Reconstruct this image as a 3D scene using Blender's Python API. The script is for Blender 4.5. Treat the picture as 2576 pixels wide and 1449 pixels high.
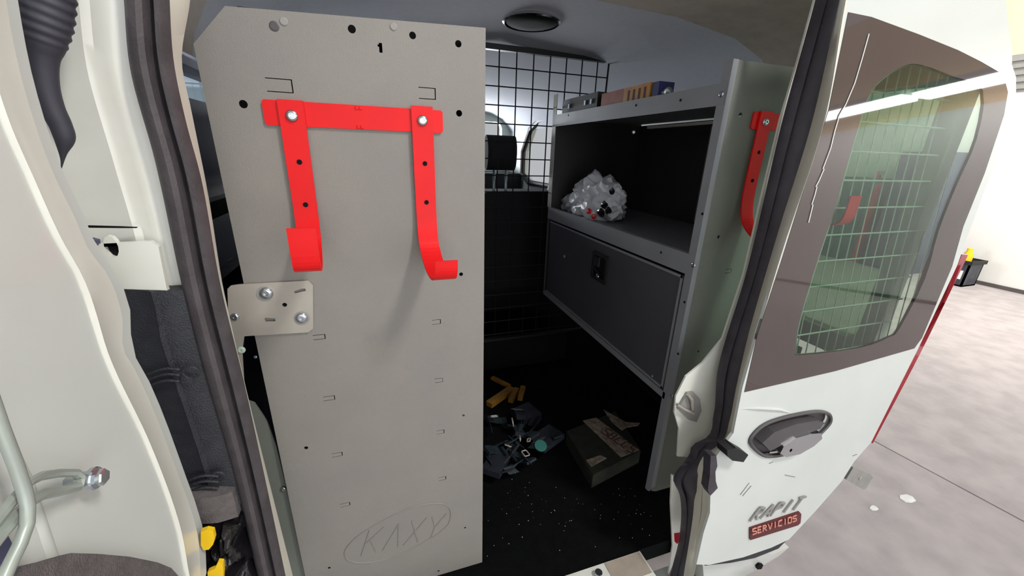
import bpy, bmesh, math, random
from mathutils import Vector, Matrix, noise
from mathutils.geometry import tessellate_polygon
random.seed(7)
for o in list(bpy.data.objects): bpy.data.objects.remove(o)
scene = bpy.context.scene
C = scene.collection

# ---------------------------------------------------------------- camera
F = 970.0
CAM = Vector((0, 0, 1.55))
RX = Vector((0.950, -0.312, 0.030)); RY = Vector((0.076, 0.322, 0.944)); RZ = Vector((-0.304, -0.894, 0.329))
RX.normalize(); RY = (RY - RX * RX.dot(RY)).normalized(); RZ = RX.cross(RY)
# rows give the camera axes expressed in world axes
cam_d = bpy.data.cameras.new('camera'); cam_d.sensor_width = 36; cam_d.lens = F / 2576 * 36
cam_d.clip_start = 0.02; cam_d.clip_end = 200
cam = bpy.data.objects.new('camera', cam_d); C.objects.link(cam)
M = Matrix((RX, RY, RZ)).transposed()      # columns = camera axes in world
cam.matrix_world = Matrix.Translation(CAM) @ M.to_4x4()
scene.camera = cam

# ---------------------------------------------------------------- world and lights
w = bpy.data.worlds.new('garage_daylight'); scene.world = w; w.use_nodes = True
bg = w.node_tree.nodes['Background']; bg.inputs[0].default_value = (0.93, 0.96, 1.0, 1); bg.inputs[1].default_value = 0.50
def area(name, loc, target, sx, sy, power, col=(1, 1, 1)):
    d = bpy.data.lights.new(name, 'AREA'); d.shape = 'RECTANGLE'; d.size = sx; d.size_y = sy; d.energy = power; d.color = col
    o = bpy.data.objects.new(name, d); C.objects.link(o); o.location = loc
    o.rotation_euler = (Vector(target) - Vector(loc)).to_track_quat('-Z', 'Y').to_euler(); return o
area('ceiling_light_key', (1.25, -.85, 3.35), (0, .6, 1.2), .22, .55, 46, (1, .97, .93))
area('interior_fill_rear', (1.3, -4.5, 1.5), (.5, 1, 1.7), 4.5, 2.6, 105, (.94, .97, 1))  # unseen fill lamp added behind the camera to brighten the van ceiling
area('wall_light', (6.0, 1.5, 3.9), (7.95, 3, 1.4), .6, 4, 240, (1, .97, .9))
area('interior_fill_front', (.42, 4.9, 1.25), (.42, 2.4, 1.95), 2.2, 1.0, 235, (.9, .95, 1))  # unseen fill lamp added ahead of the cab to brighten its roof
scene.view_settings.view_transform = 'Standard'; scene.view_settings.look = 'None'
scene.view_settings.exposure = 0.0; scene.view_settings.gamma = 1; scene.view_settings.use_curve_mapping = False

# ---------------------------------------------------------------- projection helpers (pixel of photo -> point on a real plane)
def ray(px, py):
    return RX * (px - 1288) + RY * (724.5 - py) + RZ * (-F)
def pY(px, py, y): d = ray(px, py); return CAM + d * (y / d.y)
def pX(px, py, x): d = ray(px, py); return CAM + d * (x / d.x)
def pZ(px, py, z): d = ray(px, py); return CAM + d * ((z - CAM.z) / d.z)
def uY(px, py, y): p = pY(px, py, y); return (p.x, p.z)
def uX(px, py, x): p = pX(px, py, x); return (p.y, p.z)
Z0 = 1.55

# ---------------------------------------------------------------- materials
def lin(c): return tuple(((v / 255) / 12.92 if v / 255 <= .04045 else ((v / 255 + .055) / 1.055) ** 2.4) for v in c)
def mat(name, rgb, rough=.5, metal=0., var=.08, scale=12., bump=.0, bscale=200., spec=.5, rgb2=None, detail=4, coat=0.):
    m = bpy.data.materials.new(name); m.use_nodes = True; nt = m.node_tree; b = nt.nodes['Principled BSDF']
    c = lin(rgb); c2 = lin(rgb2) if rgb2 else tuple(v * (1 - var * 2.2) for v in c)
    tc = nt.nodes.new('ShaderNodeTexCoord'); n = nt.nodes.new('ShaderNodeTexNoise')
    n.inputs['Scale'].default_value = scale; n.inputs['Detail'].default_value = detail
    nt.links.new(tc.outputs['Object'], n.inputs['Vector'])
    r = nt.nodes.new('ShaderNodeValToRGB'); r.color_ramp.elements[0].position = .35; r.color_ramp.elements[1].position = .65
    r.color_ramp.elements[0].color = (*c2, 1); r.color_ramp.elements[1].color = (*c, 1)
    nt.links.new(n.outputs['Fac'], r.inputs['Fac']); nt.links.new(r.outputs['Color'], b.inputs['Base Color'])
    b.inputs['Roughness'].default_value = rough; b.inputs['Metallic'].default_value = metal
    b.inputs['Specular IOR Level'].default_value = spec; b.inputs['Coat Weight'].default_value = coat
    if bump:
        n2 = nt.nodes.new('ShaderNodeTexNoise'); n2.inputs['Scale'].default_value = bscale; n2.inputs['Detail'].default_value = 3
        nt.links.new(tc.outputs['Object'], n2.inputs['Vector'])
        bp = nt.nodes.new('ShaderNodeBump'); bp.inputs['Strength'].default_value = bump; bp.inputs['Distance'].default_value = .002
        nt.links.new(n2.outputs['Fac'], bp.inputs['Height']); nt.links.new(bp.outputs['Normal'], b.inputs['Normal'])
    return m
def glow(name, rgb, s):
    m = bpy.data.materials.new(name); m.use_nodes = True; nt = m.node_tree; nt.nodes.remove(nt.nodes['Principled BSDF'])
    e = nt.nodes.new('ShaderNodeEmission'); e.inputs[0].default_value = (*lin(rgb), 1); e.inputs[1].default_value = s
    nt.links.new(e.outputs[0], nt.nodes['Material Output'].inputs[0]); return m
def glass(name, tint, refl=1.0):
    m = bpy.data.materials.new(name); m.use_nodes = True; nt = m.node_tree; nt.nodes.remove(nt.nodes['Principled BSDF'])
    t = nt.nodes.new('ShaderNodeBsdfTransparent'); t.inputs[0].default_value = (*tint, 1)
    g = nt.nodes.new('ShaderNodeBsdfGlossy'); g.inputs['Roughness'].default_value = .02
    f = nt.nodes.new('ShaderNodeFresnel'); 
    ge = nt.nodes.new('ShaderNodeNewGeometry'); ma = nt.nodes.new('ShaderNodeMath'); ma.operation = 'MULTIPLY_ADD'
    ma.inputs[1].default_value = 1 / 1.52 - 1.52; ma.inputs[2].default_value = 1.52     # same reflectance from both sides of the thin pane
    nt.links.new(ge.outputs['Backfacing'], ma.inputs[0]); nt.links.new(ma.outputs[0], f.inputs[0])
    mx = nt.nodes.new('ShaderNodeMixShader'); nt.links.new(f.outputs[0], mx.inputs[0])
    nt.links.new(t.outputs[0], mx.inputs[1]); nt.links.new(g.outputs[0], mx.inputs[2])
    nt.links.new(mx.outputs[0], nt.nodes['Material Output'].inputs[0]); return m
MT = dict(
    white=mat('van_white_paint', (211, 215, 210), .28, var=.03, scale=6, coat=.3),
    jamb=mat('jamb_white_paint', (236, 237, 229), .3, var=.07, scale=9, rgb2=(226, 225, 214), coat=.3),
    cream=mat('jamb_flange_cream', (216, 212, 198), .35, var=.04),
    rubber=mat('weatherstrip_rubber', (78, 72, 75), .55, var=.15, scale=30, bump=.3, bscale=300),
    rubber_dark=mat('weatherstrip_rubber_dark', (64, 60, 68), .5, var=.15, scale=30, bump=.2),
    boot=mat('rubber_boot', (62, 62, 72), .6, var=.08, scale=30),
    trim=mat('black_textured_trim', (46, 48, 54), .5, var=.15, scale=60, bump=.6, bscale=500),
    carpet=mat('grey_brown_trim', (104, 98, 98), .8, var=.1, scale=120, bump=.8, bscale=700),
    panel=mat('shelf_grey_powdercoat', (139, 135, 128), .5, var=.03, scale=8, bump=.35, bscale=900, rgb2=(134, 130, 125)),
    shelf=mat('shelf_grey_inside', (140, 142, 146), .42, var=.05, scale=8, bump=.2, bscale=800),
    shelf_shaded=mat('shelf_grey_shaded', (62, 58, 60), .6, var=.08, scale=8),  # darker copy of the shelf grey for the shade inside the bays
    zinc=mat('zinc_plate', (176, 170, 160), .4, metal=.15, var=.05, scale=20),
    galv=mat('galvanised_rod', (176, 184, 176), .4, metal=.3, var=.05, scale=30),
    steel=mat('zinc_steel', (205, 212, 218), .25, metal=1, var=.1, scale=60),
    red=mat('red_paint', (232, 22, 26), .42, var=.05, scale=14, spec=.25),
    black=mat('matte_black', (24, 24, 26), .6, var=.1),
    wire=mat('black_wire', (20, 20, 24), .45, var=.1),
    head=mat('headliner_grey', (190, 192, 200), .95, var=.02, scale=60, spec=.2, bump=.5, bscale=900),
    head2=mat('rear_header_taupe', (176, 164, 150), .85, var=.06, scale=25, bump=.4, bscale=700),
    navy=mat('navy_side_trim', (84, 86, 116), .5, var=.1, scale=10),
    floor=mat('black_cargo_mat', (9, 11, 12), .85, spec=.12, var=.2, scale=40, bump=.6, bscale=300),
    front=mat('cabinet_front_shaded_grey', (80, 80, 86), .4, var=.06, scale=6),  # shelf steel darkened for the shade on the aisle side
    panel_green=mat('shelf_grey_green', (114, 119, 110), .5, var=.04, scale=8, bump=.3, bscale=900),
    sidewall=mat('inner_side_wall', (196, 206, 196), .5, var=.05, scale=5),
    seat=mat('dark_seat_fabric', (18, 18, 21), .85, var=.15, scale=30, bump=.4),
    frit=mat('glass_dark_border', (82, 72, 70), .03, var=.05, scale=5, spec=.7),  # border colour lightened to carry the reflection of the garage
    chrome=mat('chrome', (225, 228, 232), .12, metal=1, var=.05),
    handle=mat('handle_grey_plastic', (84, 80, 82), .5, var=.08),
    hole=mat('dark_recess', (14, 14, 16), .85, spec=.2),
    mesh=mat('pale_window_guard_wire', (198, 214, 200), .4, var=.05),
    tail=mat('red_tail_lens', (170, 24, 40), .2, var=.1, coat=.5),
    badge=mat('dark_red_badge', (96, 34, 36), .4, var=.1),
    badge_t=mat('salmon_lettering', (226, 150, 136), .5, var=.05),
    greyplate=mat('grey_hinge_plate', (152, 150, 146), .5, var=.06, scale=40),
    yellow=mat('yellow_print', (252, 206, 20), .4, var=.03),
    bag_black=mat('glossy_black_plastic', (22, 20, 24), .18, var=.2, scale=20, bump=.5, bscale=60),
    wall=mat('white_painted_wall', (240, 238, 232), .7, var=.01, scale=2),
    peach=mat('warm_lit_wall', (244, 214, 170), .7, var=.02, scale=2),  # warm light high on the wall, put into its colour
    conc=mat('concrete', (184, 176, 175), .75, var=.05, scale=7, bump=.15, bscale=60, rgb2=(168, 160, 160), detail=10),
    grout=mat('joint_filler', (96, 88, 86), .9),
    glass=glass('window_glass', (.72, .8, .74)),
    glass_side=glass('green_side_glass', (.52, .62, .53)),
    glass_blue=glass('quarter_glass', (.72, .82, .88)),
    tube=glow('fluorescent_glow', (255, 255, 255), 14),
    paper=mat('white_paper', (246, 246, 242), .7),
    cardboard=mat('worn_cardboard_print', (168, 156, 140), .7, rgb2=(120, 98, 84), scale=60, var=.1),
    boxdark=mat('dark_box_print', (54, 54, 44), .6, rgb2=(36, 36, 34), scale=30, bump=.3),
    ink=mat('brown_ink', (92, 62, 56), .7),
    orange=mat('orange_box_print', (178, 84, 36), .5, rgb2=(150, 56, 30), scale=16),
    amber=mat('yellow_box_print', (214, 168, 58), .5, rgb2=(196, 120, 50), scale=20),
    blue=mat('navy_box_end', (40, 44, 110), .5),
    teal=mat('dark_teal_webbing', (26, 42, 50), .7, var=.2, scale=40, bump=.5),
    slate=mat('slate_nylon', (36, 40, 50), .6, var=.2, scale=20, bump=.5),
    tealb=mat('teal_round_patch', (46, 110, 102), .5),
    ochre=mat('ochre_plastic', (176, 128, 50), .45, rgb2=(140, 96, 40), scale=20),
    tubeg=mat('pale_grey_plastic', (150, 148, 156), .45),
    crate=mat('dark_crate_plastic', (66, 68, 78), .5, var=.2, scale=12),
)
def bagmat():
    m = mat('crinkled_white_plastic', (242, 244, 250), .3, var=.03, bump=1.0, bscale=45)
    nt = m.node_tree; b = nt.nodes['Principled BSDF']; b.inputs['Transmission Weight'].default_value = .0
    return m
MT['bagwhite'] = bagmat()

# ---------------------------------------------------------------- object helpers
ORG = {}
def tag(o, label=None, cat=None, group=None, kind=None):
    if label: o['label'] = label
    if cat: o['category'] = cat
    if group: o['group'] = group
    if kind: o['kind'] = kind
    return o
def thing(name, loc, label, cat, group=None):
    o = bpy.data.objects.new(name, None); C.objects.link(o); o.location = loc; o.empty_display_size = .05
    ORG[o.name] = Vector(loc); return tag(o, label, cat, group)
def link(name, data, m, parent=None, label=None, smooth=False, origin=None):
    vs, fs = data[0], data[1]
    mi = data[2] if len(data) > 2 else None
    vs = [Vector(v) for v in vs]
    if origin is None:
        lo = Vector([min(v[i] for v in vs) for i in range(3)]); hi = Vector([max(v[i] for v in vs) for i in range(3)])
        origin = (lo + hi) / 2; origin.z = lo.z
    else: origin = Vector(origin)
    me = bpy.data.meshes.new(name); me.from_pydata([v - origin for v in vs], [], fs); me.update()
    bm = bmesh.new(); bm.from_mesh(me); bmesh.ops.remove_doubles(bm, verts=bm.verts, dist=1e-6); bmesh.ops.recalc_face_normals(bm, faces=bm.faces); bm.to_mesh(me); bm.free()
    ms = m if isinstance(m, (list, tuple)) else [m]
    for q in ms: me.materials.append(MT[q])
    if mi and len(mi) == len(me.polygons):
        for p, k in zip(me.polygons, mi): p.material_index = k
    if smooth:
        for p in me.polygons: p.use_smooth = True
        me.set_sharp_from_angle(angle=math.radians(38))
    o = bpy.data.objects.new(name, me); C.objects.link(o)
    if parent is not None:
        o.parent = parent; o.location = origin - ORG[parent.name]
    else: o.location = origin
    ORG[o.name] = origin
    if label: o['label'] = label
    return o
def join(*ds):
    V, Fc = [], []
    for d in ds:
        n = len(V); V += list(d[0]); Fc += [tuple(i + n for i in f) for f in d[1]]
    return V, Fc
def box(c, s, rot=None):
    V = []
    for x in (-.5, .5):
        for y in (-.5, .5):
            for z in (-.5, .5):
                v = Vector((x * s[0], y * s[1], z * s[2]))
                if rot is not None: v = rot @ v
                V.append(v + Vector(c))
    return V, [(0, 1, 3, 2), (4, 6, 7, 5), (0, 4, 5, 1), (2, 3, 7, 6), (0, 2, 6, 4), (1, 5, 7, 3)]
def b2(x0, x1, y0, y1, z0, z1): return box(((x0 + x1) / 2, (y0 + y1) / 2, (z0 + z1) / 2), (abs(x1 - x0), abs(y1 - y0), abs(z1 - z0)))
def plate(outer, holes, fn, w0, w1):
    loops = [list(outer)] + [list(h) for h in holes]
    flat = [p for l in loops for p in l]
    tris = tessellate_polygon([[Vector((p[0], p[1], 0)) for p in l] for l in loops])
    n = len(flat)
    V = [Vector(fn(p[0], p[1], w0)) for p in flat] + [Vector(fn(p[0], p[1], w1)) for p in flat]
    Fc = [tuple(t) for t in tris] + [tuple(i + n for i in reversed(t)) for t in tris]
    k = 0
    for l in loops:
        m = len(l)
        for i in range(m): a, b = k + i, k + (i + 1) % m; Fc.append((a, b, b + n, a + n))
        k += m
    return V, Fc
fY = lambda u, v, w: (u, w, v)
fX = lambda u, v, w: (w, u, v)
fZ = lambda u, v, w: (u, v, w)
def circ(c, r, n=14, ry=None, a0=0):
    ry = ry or r
    return [(c[0] + r * math.cos(a0 + 2 * math.pi * i / n), c[1] + ry * math.sin(a0 + 2 * math.pi * i / n)) for i in range(n)]
def rrect(x0, x1, z0, z1, r, n=4):
    P = []
    for (cx, cz, a) in ((x1 - r, z1 - r, 0), (x0 + r, z1 - r, 90), (x0 + r, z0 + r, 180), (x1 - r, z0 + r, 270)):
        for i in range(n + 1):
            t = math.radians(a + 90 * i / n); P.append((cx + r * math.cos(t), cz + r * math.sin(t)))
    return P
def frame_axes(t):
    t = t.normalized(); u = Vector((0, 0, 1)) if abs(t.z) < .9 else Vector((0, 1, 0))
    a = t.cross(u).normalized(); return a, t.cross(a).normalized()
def tube(pts, r, n=8, ry=None, up=None, closed=False):
    pts = [Vector(p) for p in pts]; V = []; Fc = []; rs = r if isinstance(r, (list, tuple)) else [r] * len(pts)
    a = None
    for i, p in enumerate(pts):
        t = (pts[min(i + 1, len(pts) - 1)] - pts[max(i - 1, 0)])
        if closed: t = pts[(i + 1) % len(pts)] - pts[i - 1]
        t.normalize()
        if up is not None: a = Vector(up).cross(t).normalized(); b = t.cross(a)
        elif a is None: a, b = frame_axes(t)
        else: a = (a - t * a.dot(t)).normalized(); b = t.cross(a)
        q = rs[i]; q2 = (ry if ry else q)
        for k in range(n):
            w_ = 2 * math.pi * k / n; V.append(p + a * (q * math.cos(w_)) + b * (q2 * math.sin(w_)))
    L = len(pts)
    for i in range(L if closed else L - 1):
        j = (i + 1) % L
        for k in range(n): Fc.append((i * n + k, i * n + (k + 1) % n, j * n + (k + 1) % n, j * n + k))
    if not closed: Fc += [tuple(range(n))[::-1], tuple((L - 1) * n + k for k in range(n))]
    return V, Fc
def ribbon(pts, wd, th, side):
    """flat bar along pts; side = width direction"""
    pts = [Vector(p) for p in pts]; V = []; Fc = []; s = Vector(side).normalized(); ws = wd if isinstance(wd, (list, tuple)) else [wd] * len(pts)
    for i, p in enumerate(pts):
        t = (pts[min(i + 1, len(pts) - 1)] - pts[max(i - 1, 0)]).normalized(); nn = s.cross(t).normalized()
        for (a, b) in ((-1, -1), (1, -1), (1, 1), (-1, 1)): V.append(p + s * (a * ws[i] / 2) + nn * (b * th / 2))
    for i in range(len(pts) - 1):
        for k in range(4): Fc.append((i * 4 + k, i * 4 + (k + 1) % 4, i * 4 + 4 + (k + 1) % 4, i * 4 + 4 + k))
    Fc += [(3, 2, 1, 0), tuple((len(pts) - 1) * 4 + k for k in range(4))]
    return V, Fc
def lathe(c, axis, prof, n=16):
    ax = Vector(axis).normalized(); a, b = frame_axes(ax); V = []; Fc = []
    for (r, h) in prof:
        for k in range(n):
            w_ = 2 * math.pi * k / n; V.append(Vector(c) + ax * h + a * (r * math.cos(w_)) + b * (r * math.sin(w_)))
    L = len(prof)
    for i in range(L - 1):
        for k in range(n): Fc.append((i * n + k, i * n + (k + 1) % n, (i + 1) * n + (k + 1) % n, (i + 1) * n + k))
    Fc += [tuple(range(n))[::-1], tuple((L - 1) * n + k for k in range(n))]
    return V, Fc
def samp(poly, y):
    """x on a traced polyline at pixel row y, extended beyond its ends"""
    n = len(poly)
    sl = [(poly[i + 1][0] - poly[i][0]) / (poly[i + 1][1] - poly[i][1]) for i in range(n - 1)]
    if y <= poly[0][1]: return poly[0][0] + sl[0] * (y - poly[0][1])
    if y >= poly[-1][1]: return poly[-1][0] + sl[-1] * (y - poly[-1][1])
    m = [sl[0]] + [(sl[i - 1] + sl[i]) / 2 for i in range(1, n - 1)] + [sl[-1]]
    for i in range(n - 1):
        (x0, y0), (x1, y1) = poly[i], poly[i + 1]
        if y <= y1:
            h = y1 - y0; t = (y - y0) / h
            return x0 * (2 * t ** 3 - 3 * t * t + 1) + m[i] * h * (t ** 3 - 2 * t * t + t) + x1 * (3 * t * t - 2 * t ** 3) + m[i + 1] * h * (t ** 3 - t * t)
def band(L, R, ys, YL, YR, prof, back, pl=pY):
    """moulding lofted between two edges; prof = [(s, bulge)] across"""
    V = []; Fc = []
    for y in ys:
        a = pl(samp(L, y), y, YL); b = pl(samp(R, y), y, YR)
        b.z = a.z if pl is pY and False else b.z
        row = [a.lerp(b, s) + (Vector((0, -h, 0)) if pl is pY else Vector((h, 0, 0))) for s, h in prof]
        bk = Vector((0, back, 0)) if pl is pY else Vector((-back, 0, 0))
        row += [b + bk, a + bk]; V += row
    n = len(prof) + 2
    for i in range(len(ys) - 1):
        for k in range(n): Fc.append((i * n + k, i * n + (k + 1) % n, (i + 1) * n + (k + 1) % n, (i + 1) * n + k))
    Fc += [tuple(range(n)), tuple((len(ys) - 1) * n + k for k in range(n))]
    return V, Fc
def letters(txt, fn, u0, v0, h, wid, sl=0., st=.14):
    """blocky strokes for each letter, as thin raised bars; fn maps (u,v)->Vector on the surface, returns bars data"""
    S = {'K': [((0, 0), (0, 1)), ((0, .45), (.9, 1)), ((.25, .6), (.95, 0))], 'A': [((0, 0), (.5, 1)), ((.5, 1), (1, 0)), ((.2, .35), (.8, .35))],
         'X': [((0, 0), (1, 1)), ((0, 1), (1, 0))], 'Y': [((0, 1), (.5, .5)), ((1, 1), (.5, .5)), ((.5, .5), (.5, 0))],
         'R': [((0, 0), (0, 1)), ((0, 1), (.8, .9)), ((.8, .9), (.8, .6)), ((.8, .6), (0, .5)), ((.3, .5), (.9, 0))],
         'P': [((0, 0), (0, 1)), ((0, 1), (.8, .9)), ((.8, .9), (.8, .6)), ((.8, .6), (0, .5))],
         'B': [((0, 0), (0, 1)), ((0, 1), (.8, .95)), ((.8, .95), (.75, .55)), ((0, .52), (.85, .5)), ((.85, .5), (.85, .05)), ((.85, .05), (0, 0))],
         'I': [((.5, 0), (.5, 1))], 'T': [((0, 1), (1, 1)), ((.5, 0), (.5, 1))], 'S': [((1, 1), (0, .95)), ((0, .95), (.05, .55)), ((.05, .55), (.95, .45)), ((.95, .45), (1, .05)), ((1, .05), (0, 0))],
         'E': [((0, 0), (0, 1)), ((0, 1), (.9, 1)), ((0, .5), (.8, .5)), ((0, 0), (.9, 0))], 'V': [((0, 1), (.5, 0)), ((.5, 0), (1, 1))],
         'C': [((1, 1), (.1, .9)), ((.1, .9), (0, .1)), ((0, .1), (1, 0))], 'O': [((0, 0), (0, 1)), ((0, 1), (.9, 1)), ((.9, 1), (.9, 0)), ((.9, 0), (0, 0))], 'D': [((0, 0), (0, 1)), ((0, 1), (.7, .9)), ((.7, .9), (.9, .5)), ((.9, .5), (.7, .1)), ((.7, .1), (0, 0))],
         'G': [((1, 1), (.1, .9)), ((.1, .9), (0, .1)), ((0, .1), (1, 0)), ((1, 0), (1, .5)), ((1, .5), (.5, .5))]}
    ds = []; adv = wid / len(txt)
    for i, ch in enumerate(txt):
        for (a, b) in S[ch]:
            q = [fn(u0 + adv * i + p[0] * adv * .74 + sl * p[1] * h, v0 + p[1] * h) for p in (a, b)]
            ds.append((q[0], q[1], st * h))
    return ds

def smoothloop(P, n=4):
    R = []
    for i in range(len(P)):
        a, b, c_, d = P[i - 1], P[i], P[(i + 1) % len(P)], P[(i + 2) % len(P)]
        for s in range(n):
            t_ = s / n; R.append(.5 * ((2 * b) + (c_ - a) * t_ + (2 * a - 5 * b + 4 * c_ - d) * t_ ** 2 + (-a + 3 * b - 3 * c_ + d) * t_ ** 3))
    return R

# ================================================================ GARAGE
conc = link('floor', b2(-9, 12, -9, 14, -.12, -.012), 'grout'); tag(conc, 'grey bare concrete garage floor right of the van', None, None, 'structure')
# joint line of the slab, traced on the ground
j0 = pZ(2215, 1118, 0); j1 = pZ(2576, 1312, 0); dj = (j1 - j0).normalized()
A = j0 - dj * 6; B = j1 + dj * 9; nj = Vector((-dj.y, dj.x, 0))
def slab(pts): return plate([(p.x, p.y) for p in pts], [], fZ, -.10, 0.0)
g = .006
link('concrete_slab', slab([A + nj * g, B + nj * g, B + nj * 12, A + nj * 12]), 'conc', conc)
link('concrete_slab', slab([A - nj * g, B - nj * g, B - nj * 12, A - nj * 12]), 'conc', conc)
WX = 7.95
wr = link('wall_right', b2(WX, WX + .15, -9, 14, 0, 2.85), 'wall'); tag(wr, 'white painted garage wall', None, None, 'structure')
link('upper_wall', b2(WX, WX + .15, -9, 14, 2.85, 4.6), 'peach', wr, 'upper part of the wall with warm light put into its colour')
link('wall_base_seal', b2(WX - .02, WX - .001, -9, 14, 0, .05), 'grout', wr, 'dark line where the wall meets the floor')
v = thing('wall_vent', (WX - .02, 3.35, 2.55), 'grey slatted vent high on the white garage wall', 'vent')
link('vent_frame', b2(WX - .02, WX - .001, 3.0, 3.55, 2.50, 2.95), 'greyplate', v)
for i in range(5): link('slat', b2(WX - .045, WX - .02, 3.02, 3.53, 2.53 + i * .085, 2.575 + i * .085), 'greyplate', v)
# lamps over the bay by the right wall (mirrored in the rear window)
for i in range(6):
    y = -9.2 + i * 1.42; x = 7.0 + .08 * i
    t = thing('fluorescent_fixture', (x, y, 3.0), 'bright ceiling fixture mirrored in the rear window, %s from the right end' % ['sixth', 'fifth', 'fourth', 'third', 'second', 'first'][i], 'light', 'fluorescent fixtures near the right wall')
    link('housing', b2(x - .22, x + .22, y - .68, y + .68, 3.06, 3.14), 'white', t)
    link('tube_lens', b2(x - .20, x + .20, y - .66, y + .66, 3.0, 3.06), 'tube', t)
# crate by the wall
c0 = pX(2440, 690, WX - .35)
t = thing('plastic_crate', (7.62, 3.0, 0), 'dark grey plastic crate on the floor against the white garage wall', 'crate')
cy0, cy1 = 2.82, 3.12
link('crate_body', join(b2(7.48, 7.80, cy0, cy0 + .02, 0, .34), b2(7.48, 7.80, cy1 - .02, cy1, 0, .34), b2(7.48, 7.5, cy0, cy1, 0, .34), b2(7.78, 7.80, cy0, cy1, 0, .34), b2(7.48, 7.80, cy0, cy1, 0, .02)), 'crate', t)
link('rim', join(b2(7.46, 7.82, cy0 - .02, cy0, .31, .36), b2(7.46, 7.82, cy1, cy1 + .02, .31, .36), b2(7.46, 7.48, cy0, cy1, .31, .36), b2(7.80, 7.82, cy0, cy1, .31, .36)), 'black', t)
link('white_label', b2(7.474, 7.48, 2.86, 3.02, .1, .22), 'paper', t, 'pale label on the crate')
yo = link('spray_can', lathe((7.68, 2.96, .02), (0, 0, 1), [(.05, 0), (.055, .02), (.055, .38), (.03, .44), (.03, .48)], 14), 'yellow', smooth=True); tag(yo, 'bright yellow can standing in the dark crate by the garage wall', 'can')
for (px, py, w_, h_, m_, nm, lb, ct) in ((2300, 520, .55, 1.75, 'navy', 'tall_locker', 'tall navy locker by the garage wall, seen through the closed door window', 'locker'), (2150, 520, .5, 1.35, 'tealb', 'storage_cabinet', 'low dark teal cabinet by the garage wall, seen through the window', 'cabinet'), (2190, 505, .22, 1.45, 'red', 'gas_cylinder', 'slim red gas cylinder between the cabinets, seen through the window', 'cylinder')):
    p = pX(px, py, 7.6); t = thing(nm, (7.6, p.y, 0), lb, ct)
    if nm == 'gas_cylinder':
        link('cylinder_body', lathe((7.6, p.y, 0), (0, 0, 1), [(.11, 0), (.11, h_ - .3), (.09, h_ - .2), (.035, h_ - .14), (.035, h_)], 20), m_, t, smooth=True); link('valve', b2(7.57, 7.63, p.y - .05, p.y + .05, h_ - .05, h_ + .01), 'zinc', t)
    else:
        link('cabinet_body', b2(7.4, 7.9, p.y - w_ / 2, p.y + w_ / 2, 0, h_), m_, t)
        for sg in (-1, 1): link('cabinet_door', b2(7.385, 7.4, p.y + sg * .005, p.y + sg * (w_ / 2 - .01), .05, h_ - .03), m_, t)
# paper scraps on the floor
for (px, py, r, lb) in ((2282, 1254, .035, 'larger white paper scrap on the concrete floor'), (2199, 1278, .018, 'smaller white paper scrap on the concrete beside the grey hinge')):
    p = pZ(px, py, .004); pts = [(p.x + r * (1 + .5 * random.random()) * math.cos(a), p.y + r * .6 * (1 + .4 * random.random()) * math.sin(a)) for a in [i * math.pi / 3.5 for i in range(7)]]
    tag(link('paper_scrap', plate(pts, [], fZ, .0005, .005), 'paper'), lb, 'paper')

# ================================================================ VAN
VX0, VX1 = -.32, 1.16          # inner side wall planes
VF = Z0 - .95                  # cargo floor height
van = thing('cargo_van', (.42, 1.8, 0), 'white cargo van seen from behind, left rear door open, right rear door shut', 'van')
# cargo floor
link('cargo_floor', b2(VX0 + .002, VX1 - .002, .566, 3.5, VF - .05, VF), 'floor', van, 'black floor mat')
# sill with scuff plate
sl = link('door_sill', b2(-.16, .56, .50, .564, VF - .09, VF - .001), 'jamb', van, 'pale painted sill below the door opening')
sc = [pZ(x, y, VF) for x, y in ((1560, 1395), (1600, 1385), (1640, 1449), (1550, 1449))]
link('scuff_plate', b2(.455, .555, .508, .562, VF - .001, VF + .001), 'head2', sl, 'dirty brown scuff on the sill')
link('latch_striker', lathe((.425, .54, VF - .001), (0, 0, 1), [(.004, 0), (.004, .008), (.009, .010), (.009, .014)], 10), 'steel', sl)
link('rear_bumper', b2(-.35, .78, .44, .58, VF - .30, VF - .13), 'white', van, 'white rear bumper')
# side walls with openings
rw_out = [(.62, .3), (3.6, .3), (3.6, 2.0), (.62, 2.0)]
win = [(2.50, Z0 - .21), (3.02, Z0 - .22), (3.20, Z0 - .16), (3.20, Z0 + .02), (3.05, Z0 + .18), (2.86, Z0 + .235), (2.52, Z0 + .24)]
qr = rrect(.585, 1.06, Z0 - .44, Z0 + .17, .03)
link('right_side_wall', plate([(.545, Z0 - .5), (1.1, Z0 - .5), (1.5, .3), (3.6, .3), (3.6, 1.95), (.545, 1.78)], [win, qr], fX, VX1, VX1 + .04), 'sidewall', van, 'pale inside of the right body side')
link('rear_side_window', b2(VX1 + .02, VX1 + .024, .575, 1.07, Z0 - .45, Z0 + .18), 'glass_side', van, 'green tinted side glass behind the closed rear door')
qw = rrect(.76, 1.25, Z0 + .078, Z0 + .135, .012)
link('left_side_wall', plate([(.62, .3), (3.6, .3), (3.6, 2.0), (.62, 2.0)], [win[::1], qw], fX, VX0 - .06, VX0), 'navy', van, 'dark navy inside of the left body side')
link('quarter_window', b2(VX0 - .04, VX0 - .03, .75, 1.21, Z0 + .06, Z0 + .135), 'glass_blue', van, 'pale blue side glass seen past the left seal')
link('window_chrome_strip', b2(VX0, VX0 + .006, .74, 1.3, Z0 + .148, Z0 + .153), 'chrome', van)
link('trim_ledge', join(b2(VX0, VX0 + .025, .70, 1.35, Z0 - .13, Z0 - .10), b2(VX0, VX0 + .03, .7, 1.35, Z0 - .255, Z0 - .235)), 'bag_black', van, 'glossy dark trim ledge')
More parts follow.
